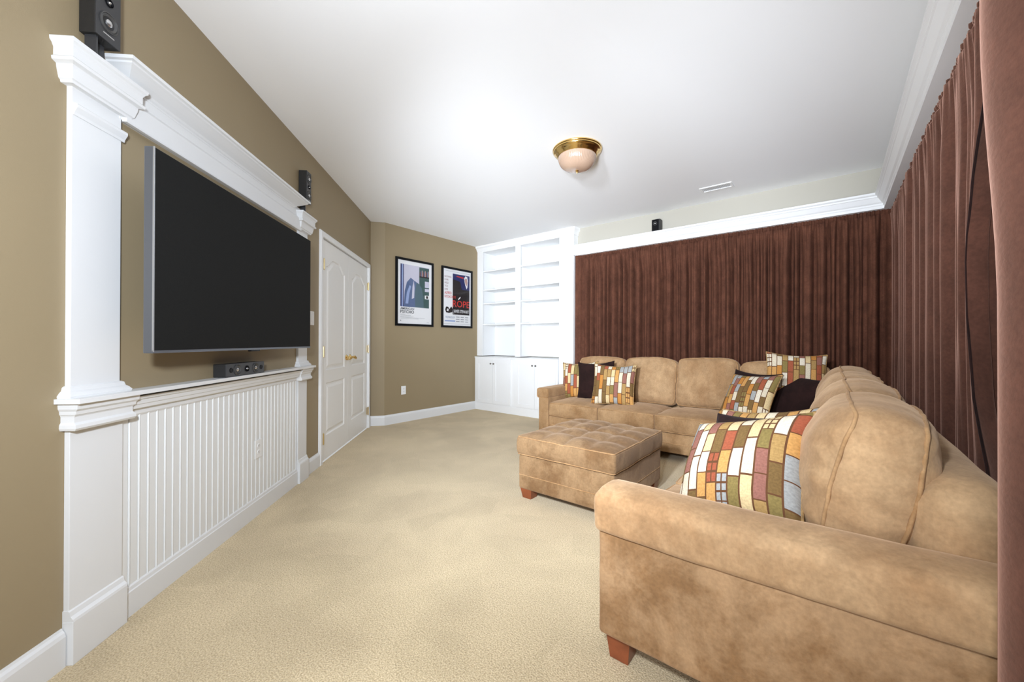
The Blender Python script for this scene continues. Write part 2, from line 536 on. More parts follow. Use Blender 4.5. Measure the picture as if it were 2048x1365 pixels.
CAP = [(0.002, 2.022), (-.020, 2.022), (-.022, 2.030), (-.027, 2.034), (-.034, 2.066), (-.035, 2.078), (-.041, 2.080), (-.049, 2.083), (-.051, 2.093), (-.044, 2.100),
       (-.044, 2.128), (-.050, 2.140), (-.056, 2.146), (-.057, 2.158), (0.002, 2.158)]
CAP = [(-a, b) for a, b in CAP]
for k, (u0, u1, ul0, ul1) in enumerate(((1.507, 1.699, 1.507, 1.714), (3.268, 3.425, 3.268, 3.425))):
    pl = MB()
    pl.box((u0, 0, .93), (u1, .018, 2.16), T=tv)
    pl.box((ul0, 0, .15), (ul1, .018, .914), T=tv)
    pl = pl.build('pilaster', M_trim, t, bevel=.0015)

    def ring(name, ua, ub, prof, sx=1.0):
        p2 = [tv2(ua, 0), tv2(ua, .018), tv2(ub, .018), tv2(ub, 0)]
        # the path runs with the room on its right, so the profile grows outwards on all three sides
        b = MB()
        pts = []
        for (of, z) in prof:
            pts.append([(ua - of * sx, 0.0), (ua - of * sx, .018 + of), (ub + of * sx, .018 + of), (ub + of * sx, 0.0)])
        V, F = [], []
        n = len(prof)
        for i, (of, z) in enumerate(prof):
            for (uu, oo) in pts[i]: V.append(tv(uu, oo, z))
        for i in range(n):
            j = (i + 1) % n
            for q in range(3): F.append((i * 4 + q, i * 4 + q + 1, j * 4 + q + 1, j * 4 + q))
        F += [[i * 4 for i in range(n)], [i * 4 + 3 for i in range(n)][::-1]]
        return b.add(V, F).build(name, M_trim, pl)
    ring('capital', u0, u1, CAP)
    # necking bead across the front
    MB().prism([(.018, 1.925), (.022, 1.925), (.024, 1.935), (.034, 1.952), (.034, 1.962), (.030, 1.966), (.018, 1.966)], u0 + .003, u1 + .010 if k == 0 else u1 + .008,
               T=lambda o, z, u: tv(u, o, z)).build('necking', M_trim, pl)
    ring('base_moulding', u0, u1, [(-.002, .93), (.024, .93), (.026, .938), (.018, .950), (.012, .955), (.009, .968), (.002, .972), (-.002, .972)])
    ring('ledge_moulding', ul0, ul1, [(-.002, .818), (.030, .818), (.036, .826), (.035, .838), (.026, .846), (.026, .866), (.030, .872), (.034, .874), (.036, .886), (.044, .894), (.046, .9135), (-.002, .9135)], .5)
    box_tv('plinth', (ul0 - .004, 0, 0), (ul1 + .004, .036, .150), M_trim, pl)
    MB().prism([(.0, .150), (.036, .150), (.034, .158), (.026, .168), (.022, .184), (.018, .188), (0, .188)], ul0 - .003, ul1 + .003, T=lambda o, z, u: tv(u, o, z)).build('plinth_cap', M_trim, pl)

# header
h = MB()
h.box((1.69, 0, 2.012), (3.275, .020, 2.185), T=tv)
h = h.build('header', M_trim, t)
MB().prism([(.020, 2.006), (.036, 2.006), (.038, 2.012), (.038, 2.096), (.030, 2.108), (.024, 2.114), (.020, 2.114)], 1.70, 3.268, T=lambda o, z, u: tv(u, o, z)).build('architrave', M_trim, h)
cp = [(0, 2.158), (.022, 2.158), (.024, 2.164), (.030, 2.168), (.036, 2.176), (.060, 2.190), (.084, 2.206), (.094, 2.212), (.096, 2.218), (.108, 2.220), (.110, 2.232), (0, 2.232)]
b = MB()
V, F = [], []
for (of, z) in cp:
    e = .11 - of
    for (uu, oo) in ((1.636 + e, 0), (1.636 + e, of), (3.264 - e, of), (3.264 - e, 0)): V.append(tv(uu, oo, z))
n = len(cp)
for i in range(n):
    j = (i + 1) % n
    for q in range(3): F.append((i * 4 + q, i * 4 + q + 1, j * 4 + q + 1, j * 4 + q))
F += [[i * 4 for i in range(n)], [i * 4 + 3 for i in range(n)][::-1]]
b.add(V, F).build('cornice', M_trim, h)

# shelf and the moulding under it
sh = box_tv('shelf', (1.471, 0, .9135), (3.452, .081, .931), M_trim, t)
MB().prism([(0, .818), (.010, .818), (.014, .826), (.014, .842), (.020, .848), (.034, .852), (.036, .866), (.040, .870), (.042, .886), (.050, .892), (.052, .902), (0, .902)], 1.714, 3.268,
           T=lambda o, z, u: tv(u, o, z)).build('shelf_moulding', M_trim, sh)
# beaded boards
sp = .0466
prof = [(0, 0), (0, .0085), (sp - .0140, .0085), (sp - .0130, .0020), (sp - .0115, .0020), (sp - .0105, .0085), (sp - .0085, .0120), (sp - .0055, .0120), (sp - .0035, .0085), (sp - .0025, .0020), (sp - .0012, .0020), (sp - .0012, 0)]
bb = MB().prism([(1.716 + a, o) for a, o in prof], .12, .822, T=tv).build('bead_board', M_bead, t)
for k in range(1, 34):
    if 1.716 + (k + 1) * sp > 3.30: break
    inst(bb, AA * (sp * k), t, 'bead_board')
MB().prism([(0, 0), (.019, 0), (.019, .100), (.016, .104), (.014, .118), (.010, .124), (0, .124)], 1.714, 3.268, T=lambda o, z, u: tv(u, o, z)).build('base_rail', M_trim, t)

# ------------------------------------------------------------------ double doors
CAS = [(0, 0), (.012, 0), (.014, .004), (.020, .010), (.020, .050), (.016, .056), (0, .056)]


def casing(name, doorp):
    V, F = [], []
    n = len(CAS)
    for (o, a) in CAS:  # a measured inwards from the outer edge
        for (uu, zz) in ((3.712 + a, 0), (3.712 + a, 2.150 - a), (5.372 - a, 2.150 - a), (5.372 - a, 0)):
            V.append(tv(uu, o, zz))
    for i in range(n):
        j = (i + 1) % n
        for q in range(3): F.append((i * 4 + q, i * 4 + q + 1, j * 4 + q + 1, j * 4 + q))
    F += [[i * 4 for i in range(n)], [i * 4 + 3 for i in range(n)][::-1]]
    return MB().add(V, F).build(name, M_white, doorp)


tr = MB()
tr.box((3.775, -.075, 0), (3.790, .002, 2.100), T=tv)
tr.box((5.305, -.075, 0), (5.325, .002, 2.100), T=tv)
tr.box((3.775, -.075, 2.094), (5.325, .002, 2.108), T=tv)
d0 = thing('trim_3', tv(4.545, 0, 0), 'white casing and jambs around the double doors', None, None, 'structure')
tr.build('jamb', M_white, d0)
casing('casing', d0)


def panel_outline(ua, ub, za, zb, arch, n=14):
    # closed outline, top edge may rise to a cathedral arch
    pts = [(ua, za), (ub, za)]
    if not arch: return pts + [(ub, zb), (ua, zb)]
    for i in range(n + 1):
        f = i / n
        u = ub + (ua - ub) * f
        s = min(1, max(0, (0.5 - abs(f - .5)) / .36))
        pts.append((u, zb - arch + arch * (s * s * (3 - 2 * s))))
    return pts


def leaf(name, ua, ub, hinge_u, side, label):
    d = thing(name, tv((ua + ub) / 2, -.02, 0), label, None, None, 'structure')
    o0 = -.006
    st, mw = .115, .018
    pans = ((ua + st, ub - st, .235, .735, 0), (ua + st, ub - st, .855, 1.935, .085))
    ld = MB().box((ua, -.045, .012), (ub, o0 - .010, 2.088), T=tv).build('door_slab', M_door, d, bevel=.001)
    face = MB()
    # stiles and rails stand proud of the moulded panel field
    face.box((ua, o0 - .012, .012), (ua + st, o0, 2.088), T=tv)
    face.box((ub - st, o0 - .012, .012), (ub, o0, 2.088), T=tv)
    face.box((ua + st, o0 - .012, .012), (ub - st, o0, .235), T=tv)
    face.box((ua + st, o0 - .012, .735), (ub - st, o0, .855), T=tv)
    top = panel_outline(ua + st, ub - st, .855, 1.935, .085)[2:]
    face.prism([(ub - st, 2.088)] + top + [(ua + st, 2.088)], o0 - .012, o0, T=lambda u, z, o: tv(u, o, z))
    face.build('stile_and_rail', M_door, d)
    for (a, b_, za, zb, ar) in pans:
        # sticking slopes in, then the raised field comes back out
        loops = []
        for (ins, o) in ((0, o0), (.010, o0 - .009), (.024, o0 - .009), (.050, o0 - .001)):
            cu, cz = (a + b_) / 2, (za + zb) / 2
            base = panel_outline(a, b_, za, zb, ar)
            loops.append([(cu + (u - cu) * (1 - 2 * ins / (b_ - a)), cz + (z - cz) * (1 - 2 * ins / (zb - za)), o) for u, z in base])
        m_ = MB()
        k = len(loops[0])
        V = [tv(u, o, z) for lp in loops for (u, z, o) in lp]
        F = [(i * k + j, i * k + (j + 1) % k, (i + 1) * k + (j + 1) % k, (i + 1) * k + j) for i in range(len(loops) - 1) for j in range(k)]
        F.append([(len(loops) - 1) * k + j for j in range(k)])
        m_.add(V, F).build('raised_panel', M_door, d)
    for z in (.225, 1.035, 1.85):
        hg = MB()
        hg.box((hinge_u - .016, -.004, z - .045), (hinge_u + .018, .0005, z + .045), T=tv)
        ax = (Vector(AA), Vector(NN), Vector((0, 0, 1)))
        hg.lathe([(.003, -.054), (.0075, -.048), (.0075, .048), (.003, .054)], tv(hinge_u, .012, z), 12, ax)
        hg.build('hinge', M_gold, d)
    # rosette and lever
    hu = (ub - .058) if side > 0 else (ua + .058)
    ax = (Vector(AA), Vector((0, 0, 1)), Vector(NN))
    hd = MB()
    hd.lathe([(.030, 0), (.031, .004), (.026, .010), (.014, .013), (.012, .040), (.017, .046), (.019, .056), (.014, .062), (.004, .063)], tv(hu, o0, .955), 20, ax)
    pts = []
    for i in range(9):
        f = i / 8
        pts.append(tv(hu - side * (.004 + .105 * f), o0 + .052 - .012 * f, .955 + .012 * math.sin(f * 2.2 * PI) - .010 * f))
    hd.tube(pts, [.011, .010, .009, .009, .010, .010, .009, .008, .005], 10)
    hd.build('door_handle', M_brass, d, smooth=True)
    return d


leaf('door_1', 3.792, 4.545, 3.800, +1, 'left leaf of the white panelled double doors')
leaf('door_2', 4.549, 5.303, 5.300, -1, 'right leaf of the white panelled double doors')

# ------------------------------------------------------------------ wall plates


def outlet(name, P, U, O, z0, label, kind='outlet'):
    # P centre on the wall, U along wall, O out of wall
    P, U, O = Vector(P), Vector(U), Vector(O)
    T = lambda a, b, c: tuple(P + U * a + O * b + Vector((0, 0, c)))
    r = thing(name, tuple(P), label, kind)
    MB().box((-.038, 0, -.06), (.038, .006, .06), T=T).build('cover_plate', M_plate, r, bevel=.003)
    if kind == 'outlet':
        for s in (-1, 1):
            f = MB().prism([(.017 * math.cos(q * PI / 8), .014 * math.sin(q * PI / 8) + s * .02) for q in range(16)], .005, .008, T=lambda a, c, b: T(a, b, c)).build('socket', M_plate, r)
            m_ = MB()
            for a in (-.006, .006): m_.box((a - .001, .0078, s * .02 - .002), (a + .001, .0085, s * .02 + .006), T=T)
            m_.box((-.002, .0078, s * .02 - .009), (.002, .0085, s * .02 - .005), T=T)
            m_.build('slot', M_slot, f)
    else:
        MB().box((-.017, .005, -.033), (.017, .009, .033), T=T).build('rocker', M_plate, r, bevel=.002)
    return r


outlet('wall_outlet', tv(2.708, .0095, .431), AA, NN, 0, 'white outlet plate on the white beaded panelling')
outlet('wall_outlet', (XL, 3.354, .447), (0, 1, 0), (1, 0, 0), 0, 'white outlet plate low on the taupe wall under the posters')
outlet('light_switch', tv(3.560, 0, 1.332), AA, NN, 0, 'white light switch plate on taupe wall beside the double doors', 'switch')

# ------------------------------------------------------------------ television
FO = .185
t = thing('television', tv(2.355, .0, 1.08), 'large flat black television mounted on the taupe wall inside the white surround', 'television')
MB().box((1.637, FO - .034, 1.083), (3.075, FO, 1.884), T=tv).build('bezel', M_tvside, t, bevel=.003)
MB().box((1.641, FO, 1.094), (3.071, FO + .0015, 1.8815), T=tv).build('screen', M_screen, t)
MB().box((1.637, FO - .002, 1.088), (1.642, FO + .0025, 1.884), T=tv).build('edge_trim', M_tvlip, t)
bt = MB().box((1.637, FO - .004, 1.083), (3.075, FO + .002, 1.0935), T=tv).build('bottom_trim', M_tvside, t)
MB().box((2.31, FO - .02, 1.074), (2.40, FO - .002, 1.084), T=tv).build('sensor_tab', M_black, t, bevel=.002)
mt_ = MB()
mt_.box((2.05, 0, 1.30), (2.66, .02, 1.70), T=tv)
mt_.box((2.15, .02, 1.28), (2.20, FO - .03, 1.72), T=tv)
mt_.box((2.51, .02, 1.28), (2.56, FO - .03, 1.72), T=tv)
mt_.build('wall_bracket', M_black, t)

# ------------------------------------------------------------------ speakers


def driver(c, U, O, r, par, small=False):
    U, O = Vector(U), Vector(O)
    ax = (U, Vector((0, 0, 1)), O) if abs(U.z) < .5 else (U, O.cross(U), O)
    f = MB().lathe([(r, 0), (r, .004), (r * .93, .005), (r * .90, .002), (r * .8, .0045), (r * .74, .002), (r * .38, -.004), (r * .36, -.004)], c, 28, ax).build('driver', M_cone if not small else M_black, par, smooth=True)
    MB().lathe([(r * .40, -.005), (r * .36, .003), (r * .2, .007), (.0008, .008)], c, 20, ax).build('dust_cap', M_silver, f, smooth=True)


def sat_speaker(u0, u1, z0, z1, depth, label, seat):
    r = thing('satellite_speaker', tv((u0 + u1) / 2, depth / 2, seat), label, 'speaker', 'matching speakers above the television')
    MB().box((u0, .004, z0), (u1, depth - .004, z1), T=tv).build('cabinet', M_spk, r, bevel=.002)
    MB().box((u0, depth - .004, z0), (u1, depth, z1), T=tv).build('baffle', M_spkf, r, bevel=.001)
    cu = (u0 + u1) / 2
    hh = z1 - z0
    driver(tv(cu, depth, z0 + hh * .25), AA, NN, .036, r)
    driver(tv(cu, depth, z0 + hh * .52), AA, NN, .015, r, True)
    driver(tv(cu, depth, z0 + hh * .78), AA, NN, .036, r)
    MB().box((cu - .022, depth, z0 + .022), (cu + .022, depth + .0008, z0 + .026), T=tv).build('nameplate', M_silver, r)
    st = MB()
    q = [(u0 + .012, .012), (u0 + .012, .050), (u0 + .020, .050), (u0 + .020, .012)]
    st.prism(q, seat + .004, z0, T=tv)
    st.box((u0 + .005, .006, seat), (u1 - .002, depth + .004, seat + .006), T=tv)
    st.box((u0 + .02, .010, seat + .006), (u1 - .02, .020, z0), T=tv)
    st.build('stand', M_spkf, r)
    return r


sat_speaker(1.544, 1.642, 2.243, 2.525, .061, 'black two-woofer speaker on the near pilaster capital, cut by the photo edge', 2.158)
sat_speaker(3.290, 3.372, 2.250, 2.502, .067, 'black upright speaker at the far end of the white header near the doors', 2.158)

r = thing('center_speaker', tv(2.467, .04, .931), 'low black three-driver speaker lying on the white shelf below the television', 'speaker')
MB().box((2.278, .003, .9335), (2.657, .068, 1.004), T=tv).build('cabinet', M_spk, r, bevel=.002)
MB().box((2.278, .068, .9335), (2.657, .072, 1.004), T=tv).build('baffle', M_spkf, r, bevel=.001)
for u, rr in ((2.375, .030), (2.468, .018), (2.56, .030)): driver(tv(u, .072, .969), AA, NN, rr, r, rr < .02)
for u in (2.318, 2.622):
    MB().lathe([(.014, 0), (.014, .002), (.011, .0025), (.011, .001)], tv(u, .072, .969), 20, (Vector(AA), Vector((0, 0, 1)), Vector(NN))).build('port', M_black, r)
for u in (2.30, 2.635): MB().box((u - .01, .02, .931), (u + .01, .06, .9345), T=tv).build('foot', M_black, r)


r = thing('wall_speaker', (-1.68, 4.86, 2.484), 'small black cube speaker standing on the crown ledge above the curtains', 'speaker')
MB().box((-1.722, 4.815, 2.4845), (-1.625, 4.895, 2.627)).build('cabinet', M_spk, r, bevel=.002)
MB().box((-1.722, 4.811, 2.4845), (-1.640, 4.8155, 2.627)).build('baffle', M_black, r)
driver((-1.682, 4.811, 2.578), (1, 0, 0), (0, -1, 0), .024, r)

# ------------------------------------------------------------------ built-in bookcase
YF, YK = 4.835, 5.18
bk = thing('bookcase', (-3.88, YF, .90), 'tall white built-in bookcase with empty shelves in two bays', 'bookcase')
MB().box((XL, YK, .90), (-3.03, YK + .03, 2.70)).build('back_panel', M_white, bk)
fr = MB()
fr.box((XL, YF, .90), (-4.575, YF + .02, 2.64))
fr.build('stile', M_white, bk, bevel=.001)
MB().box((-3.875, YF, .90), (-3.775, YF + .02, 2.64)).build('stile', M_white, bk, bevel=.001)
MB().box((XL, YF, 2.64), (-3.05, YF + .02, 2.74)).build('top_rail', M_white, bk, bevel=.001)
MB().sweep([(XL, YF), (-3.05, YF)], [(0, 2.655), (.008, 2.655), (.012, 2.668), (.030, 2.700), (.048, 2.716), (.050, 2.740), (0, 2.740)]).build('cornice', M_white, bk)
for a, b_ in ((XL, -4.60), (-3.84, -3.81), (-3.06, -3.03)):
    MB().box((a, YF + .02, .90), (b_, YK, 2.70)).build('side_panel', M_white, bk)
MB().box((-4.60, YF + .02, 2.64), (-3.06, YK, 2.66)).build('top_panel', M_white, bk)
for x0, x1 in ((-4.60, -3.84), (-3.81, -3.06)):
    for z in (2.325, 2.010, 1.780, 1.430):
        MB().box((x0, YF + .025, z - .018), (x1, YK, z)).build('shelf', M_white, bk, bevel=.001)

pt = thing('trim_4', (-2.93, 4.82, 0), 'white pilaster between bookcase and curtains', None, None, 'structure')
MB().box((-3.05, 4.815, 0), (-2.815, YB + .02, HC)).build('shaft', M_white, pt, bevel=.0015)
for prof in ([(0, 2.34), (.012, 2.345), (.014, 2.36), (.008, 2.372), (.008, 2.395), (.016, 2.408), (.020, 2.425), (.020, 2.44), (0, 2.44)], [(0, 2.630), (.010, 2.636), (.012, 2.660), (.022, 2.690), (.034, 2.705), (.036, 2.74), (0, 2.74)]):
    MB().sweep([(-3.05, YF + .0), (-3.05, 4.815), (-2.815, 4.815), (-2.815, YB)], [(a, z) for a, z in prof][::1]).build('capital', M_white, pt)

# base cabinets
YCF = 4.785
ct = MB().box((XL, YCF - .008, .866), (-3.055, YK, .886)).build('countertop', M_white, None, bevel=.002, label='continuous white counter over the base cabinets under the bookcase', cat='countertop')


def cabinet(x0, x1, da, db, label):
    c = thing('base_cabinet', ((x0 + x1) / 2, YCF, 0), label, 'cabinet', 'white base cabinets under the bookcase')
    MB().box((x0, YCF + .004, .112), (x1, YK, .866)).build('carcass', M_white, c)
    MB().box((x0, YCF, 0), (x1, YCF + .05, .112)).build('toe_board', M_white, c, bevel=.001)
    for i, (a, b_) in enumerate((da, db)):
        d = MB()
        s = .055
        d.box((a, YCF - .014, .130), (a + s, YCF + .004, .850)); d.box((b_ - s, YCF - .014, .130), (b_, YCF + .004, .850))
        d.box((a + s, YCF - .014, .130), (b_ - s, YCF + .004, .185)); d.box((a + s, YCF - .014, .780), (b_ - s, YCF + .004, .850))
        d.box((a + s, YCF - .006, .185), (b_ - s, YCF + .004, .780))
        d = d.build('cabinet_door', M_white, c)
        kx = b_ - .028 if i == 0 else a + .028
        MB().lathe([(.006, 0), (.005, .012), (.012, .018), (.014, .024), (.010, .030), (.002, .031)], (kx, YCF - .014, .778), 16, (Vector((1, 0, 0)), Vector((0, 0, 1)), Vector((0, -1, 0)))).build('knob', M_knob, d, smooth=True)
    return c


cabinet(XL, -3.865, (-4.655, -4.287), (-4.283, -3.915), 'white two-door base cabinet under the bookcase, beside the poster wall')
cabinet(-3.865, -3.055, (-3.815, -3.452), (-3.448, -3.085), 'white two-door base cabinet under the bookcase, beside the sofa arm')

# ------------------------------------------------------------------ posters
TXT = []


def text_mesh(body, w, hgt, name, mat, parent, place, bold=0.0):
    cu = bpy.data.curves.new('lettering', 'FONT')
    cu.body = body
    cu.size = 1
    cu.offset = bold
    cu.resolution_u = 3
    ob = bpy.data.objects.new('lettering', cu)
    COL.objects.link(ob)
    dg = bpy.context.evaluated_depsgraph_get()
    me = bpy.data.meshes.new_from_object(ob.evaluated_get(dg))
    P = np.array([v.co[:] for v in me.vertices])
    F = [list(p.vertices) for p in me.polygons]
    bpy.data.objects.remove(ob)
    bpy.data.curves.remove(cu)
    bpy.data.meshes.remove(me)
    mn, mx = P.min(0), P.max(0)
    P[:, 0] = (P[:, 0] - mn[0]) / (mx[0] - mn[0]) * w
    P[:, 1] = (P[:, 1] - mn[1]) / (mx[1] - mn[1]) * hgt
    return MB().add([place(x, y) for x, y in P[:, :2]], F).build(name, mat, parent)


def ink(name, c): return plain('ink_' + name, c, .55)


I_paper = ink('paper', (.78, .77, .76)); I_black = ink('black', (.015, .015, .018)); I_grey = ink('grey', (.32, .32, .33)); I_pale = ink('pale_lilac', (.56, .54, .62))
I_blue = ink('steel_blue', srgb(88, 104, 138)); I_teal = ink('teal_grey', srgb(82, 104, 112)); I_navy = ink('navy', srgb(34, 40, 92)); I_dark = ink('dark_brown', srgb(34, 26, 26))
I_red = ink('red', srgb(196, 48, 40)); I_green = ink('grey_green', srgb(62, 88, 84)); I_rust = ink('dull_red', srgb(120, 56, 54)); I_lblue = ink('light_blue', srgb(150, 165, 200)); I_skin = ink('dusty_pink', srgb(186, 150, 140))


def poster(y0, y1, z0, z1, label):
    r = thing('framed_poster', (XL, (y0 + y1) / 2, z0), label, 'poster')
    fw_ = .032
    f = MB()
    f.box((XL + .001, y0, z0), (XL + .022, y0 + fw_, z1)); f.box((XL + .001, y1 - fw_, z0), (XL + .022, y1, z1))
    f.box((XL + .001, y0 + fw_, z0), (XL + .022, y1 - fw_, z0 + fw_)); f.box((XL + .001, y0 + fw_, z1 - fw_), (XL + .022, y1 - fw_, z1))
    f.build('frame', M_black, r)
    s = MB().box((XL + .002, y0 + .02, z0 + .02), (XL + .010, y1 - .02, z1 - .02)).build('print', I_paper, r)
    MB().box((XL + .014, y0 + fw_, z0 + fw_), (XL + .016, y1 - fw_, z1 - fw_)).build('glass_pane', M_pane, r)
    W, H = y1 - y0 - 2 * fw_, z1 - z0 - 2 * fw_
    lv = [0]

    def pl(layer):
        return lambda u, v: (XL + .0102 + layer * .0003, y0 + fw_ + u * W, z0 + fw_ + v * H)

    def poly(name, pts, mat, layer):
        MB().add([pl(layer)(u, v) for u, v in pts], [list(range(len(pts)))]).build(name, mat, s)

    def rect(name, u0, v0, u1, v1, mat, layer): poly(name, [(u0, v0), (u1, v0), (u1, v1), (u0, v1)], mat, layer)

    def txt(body, u0, v0, u1, v1, mat, layer=4, bold=.0):
        return text_mesh(body, u1 - u0, v1 - v0, 'lettering', mat, s, lambda x, y: pl(layer)(u0 + x, v0 + y), bold)
    return r, rect, poly, txt


r, rect, poly, txt = poster(3.210, 3.872, 1.354, 2.312, 'black framed poster in pale blues reading AMERICAN PSYCHO, left of the two')
# generic stand-in picture: a pale interior with soft blue drapery and a bookshelf
rect('picture_field', .08, .27, .92, .94, I_pale, 1)
rect('picture_band', .08, .27, .17, .94, I_navy, 2)
rect('picture_band', .115, .27, .15, .94, I_lblue, 3)
rect('picture_shelf', .62, .27, .92, .93, I_green, 2)
rect('picture_shelf_board', .62, .765, .92, .785, I_dark, 3)
for i in range(9): rect('picture_book', .635 + i * .031, .785, .658 + i * .031, .86 + .012 * (i % 3), (I_rust, I_blue, I_skin)[i % 3], 3)
rect('picture_box', .79, .61, .92, .71, I_pale, 3); rect('picture_box', .79, .54, .92, .59, I_pale, 3); rect('picture_box', .79, .42, .92, .48, I_paper, 3); rect('picture_box', .83, .43, .89, .47, I_dark, 4)
poly('picture_drapery', [(.17, .27), (.20, .52), (.26, .66), (.37, .74), (.47, .70), (.60, .66), (.70, .58), (.74, .44), (.76, .27)], I_blue, 3)
poly('picture_drapery', [(.50, .27), (.49, .52), (.54, .67), (.62, .65), (.71, .56), (.74, .42), (.76, .27)], I_teal, 4)
poly('picture_fold', [(.22, .32), (.26, .50), (.34, .62), (.38, .60), (.33, .48), (.30, .32)], I_lblue, 4)
poly('picture_fold', [(.40, .40), (.42, .60), (.46, .70), (.48, .58), (.47, .42)], I_pale, 4)
txt('AMERICAN', .08, .222, .47, .257, I_black, bold=.014)
txt('PSYCHO', .08, .165, .47, .214, I_black, bold=.016)
for i, (a, b_) in enumerate(((.08, .22), (.08, .38), (.08, .45), (.08, .79), (.08, .60))): rect('credit_line', .08, .145 - i * .016, b_, .149 - i * .016, I_grey, 2)
rect('credit_mark', .08, .045, .105, .058, I_black, 2); rect('credit_line', .85, .03, .92, .034, I_grey, 2)

r, rect, poly, txt = poster(4.036, 4.700, 1.357, 2.311, 'black framed poster with navy and black picture and red word ROPE, right of the two')
rect('rule_line', .02, .962, .98, .966, I_grey, 1); rect('rule_line', .02, .030, .98, .034, I_grey, 1)
rect('picture_field', .33, .20, .95, .93, I_dark, 1)
poly('picture_sky', [(.33, .93), (.33, .83), (.60, .80), (.66, .66), (.95, .66), (.95, .93)], I_navy, 2)
poly('picture_streak', [(.45, .885), (.72, .865), (.72, .890), (.50, .900)], I_red, 3)
poly('picture_highlight', [(.74, .87), (.79, .92), (.86, .91), (.89, .84), (.87, .72), (.84, .68), (.78, .76)], I_paper, 3)
poly('picture_highlight', [(.76, .85), (.80, .88), (.85, .87), (.87, .80), (.84, .74), (.79, .77)], I_skin, 4)
poly('picture_highlight', [(.52, .46), (.60, .50), (.62, .53), (.56, .51), (.53, .48)], I_paper, 4)
poly('picture_spot', [(.07, .28), (.10, .33), (.17, .33), (.22, .29), (.28, .34), (.33, .30), (.32, .24), (.20, .22), (.10, .23)], I_dark, 2)
poly('picture_spot', [(.12, .26), (.15, .30), (.19, .29), (.18, .25)], I_paper, 3)
for i, wd in enumerate(('NOTHING', 'EVER', 'HELD', 'YOU', 'LIKE')):
    txt(wd, .05, .845 - i * .055, .05 + (.23, .13, .13, .11, .11)[i], .876 - i * .055, I_rust)
txt('ALFRED', .05, .555, .29, .600, I_red, bold=.01)
txt("HITCHCOCK'S", .05, .488, .44, .533, I_red, 4, .01)
txt('ROPE', .33, .335, .95, .455, I_red, 5, .01)
txt('JAMES STEWART', .36, .215, .93, .290, I_paper, 5, .01)
txt('TECHNICOLOR', .08, .130, .40, .165, I_blue)
for i in range(3):
    for j in range(3): rect('credit_line', .45 + j * .17 - i * .0, .150 - i * .040, .58 + j * .16, .164 - i * .040, I_grey, 2)
rect('credit_line', .06, .070, .42, .095, I_lblue, 2)

# ------------------------------------------------------------------ ceiling light, vent
LX, LY = -1.66, 2.89
r = thing('ceiling_light', (LX, LY, HC), 'round flush ceiling light with brass rim and ribbed glass bowl', 'ceiling light')
MB().lathe([(.10, 0), (.200, 0), (.203, -.004), (.203, -.012), (.197, -.016), (.199, -.022), (.192, -.030), (.178, -.040), (.176, -.046), (.168, -.050), (.164, -.062), (.156, -.066), (.150, -.060), (.10, -.03)], (LX, LY, HC), 64).build('brass_rim', M_brass, r, smooth=True, angle=60)
mg = plain('ribbed_pink_glass', (.60, .41, .29), .16, coat=1.0)
mg.node_tree.nodes['Principled BSDF'].inputs['Transmission Weight'].default_value = .3
pr = []
for i in range(15):
    f = i / 14
    a = f * PI / 2
    pr.append((.153 * math.cos(a) ** .75 + .004, -.060 - .118 * math.sin(a)))
MB().lathe(pr, (LX, LY, HC), 192, rib=lambda an, i: .0022 * math.cos(an * 64) * (1 if 1 < i < 14 else 0)).build('glass_bowl', mg, r, smooth=True, angle=180)
MB().lathe([(.012, -.174), (.014, -.180), (.008, -.186), (.009, -.192), (.006, -.200), (.001, -.202)], (LX, LY, HC), 20).build('finial', M_brass, r, smooth=True)

for a_ in (0, PI):
    MB().lathe([(.006, -.10), (.012, -.105), (.028, -.095), (.030, -.075), (.016, -.06), (.012, -.05)], (LX + .055 * math.cos(a_), LY + .055 * math.sin(a_), HC), 16).build('light_bulb', M_plate, r, smooth=True)
MB().lathe([(.002, -.045), (.14, -.050), (.146, -.046), (.14, -.040), (.002, -.038)], (LX, LY, HC), 32).build('reflector_pan', M_plate, r, smooth=True)

r = thing('ceiling_vent', (-.94, 4.495, HC), 'white slotted air vent in the ceiling near the back wall', 'vent')
fr = MB()
x0, x1, y0, y1 = -1.09, -.79, 4.425, 4.565
for a, b_ in (((x0, y0), (x1, y0 + .02)), ((x0, y1 - .02), (x1, y1)), ((x0, y0 + .02), (x0 + .02, y1 - .02)), ((x1 - .02, y0 + .02), (x1, y1 - .02))):
    fr.box((a[0], a[1], HC - .008), (b_[0], b_[1], HC))
fr.build('vent_frame', M_plate, r)
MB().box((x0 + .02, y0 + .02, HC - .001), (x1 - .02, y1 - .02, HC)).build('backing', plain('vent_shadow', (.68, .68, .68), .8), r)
s0 = MB().add([(x0 + .024, y0 + .02, HC - .001), (x0 + .024, y1 - .02, HC - .001), (x0 + .034, y1 - .02, HC - .007), (x0 + .034, y0 + .02, HC - .007), (x0 + .026, y0 + .02, HC - .0005), (x0 + .026, y1 - .02, HC - .0005)],
              [(0, 1, 2, 3), (3, 2, 5, 4)]).build('louvre', M_plate, r)
for k in range(1, 18): inst(s0, (.0145 * k, 0, 0), r, 'louvre')

# ------------------------------------------------------------------ curtains


def smooth01(x):
    x = max(0, min(1, x))
    return x * x * (3 - 2 * x)


def folds(seed, s0, s1, wmin, wmax):
    rnd = random.Random(seed)
    e, q = [], s0
    while q < s1:
        w_ = rnd.uniform(wmin, wmax)
        e.append((q, w_, rnd.uniform(.62, 1.0), rnd.uniform(-.3, .3)))
        q += w_
    return e


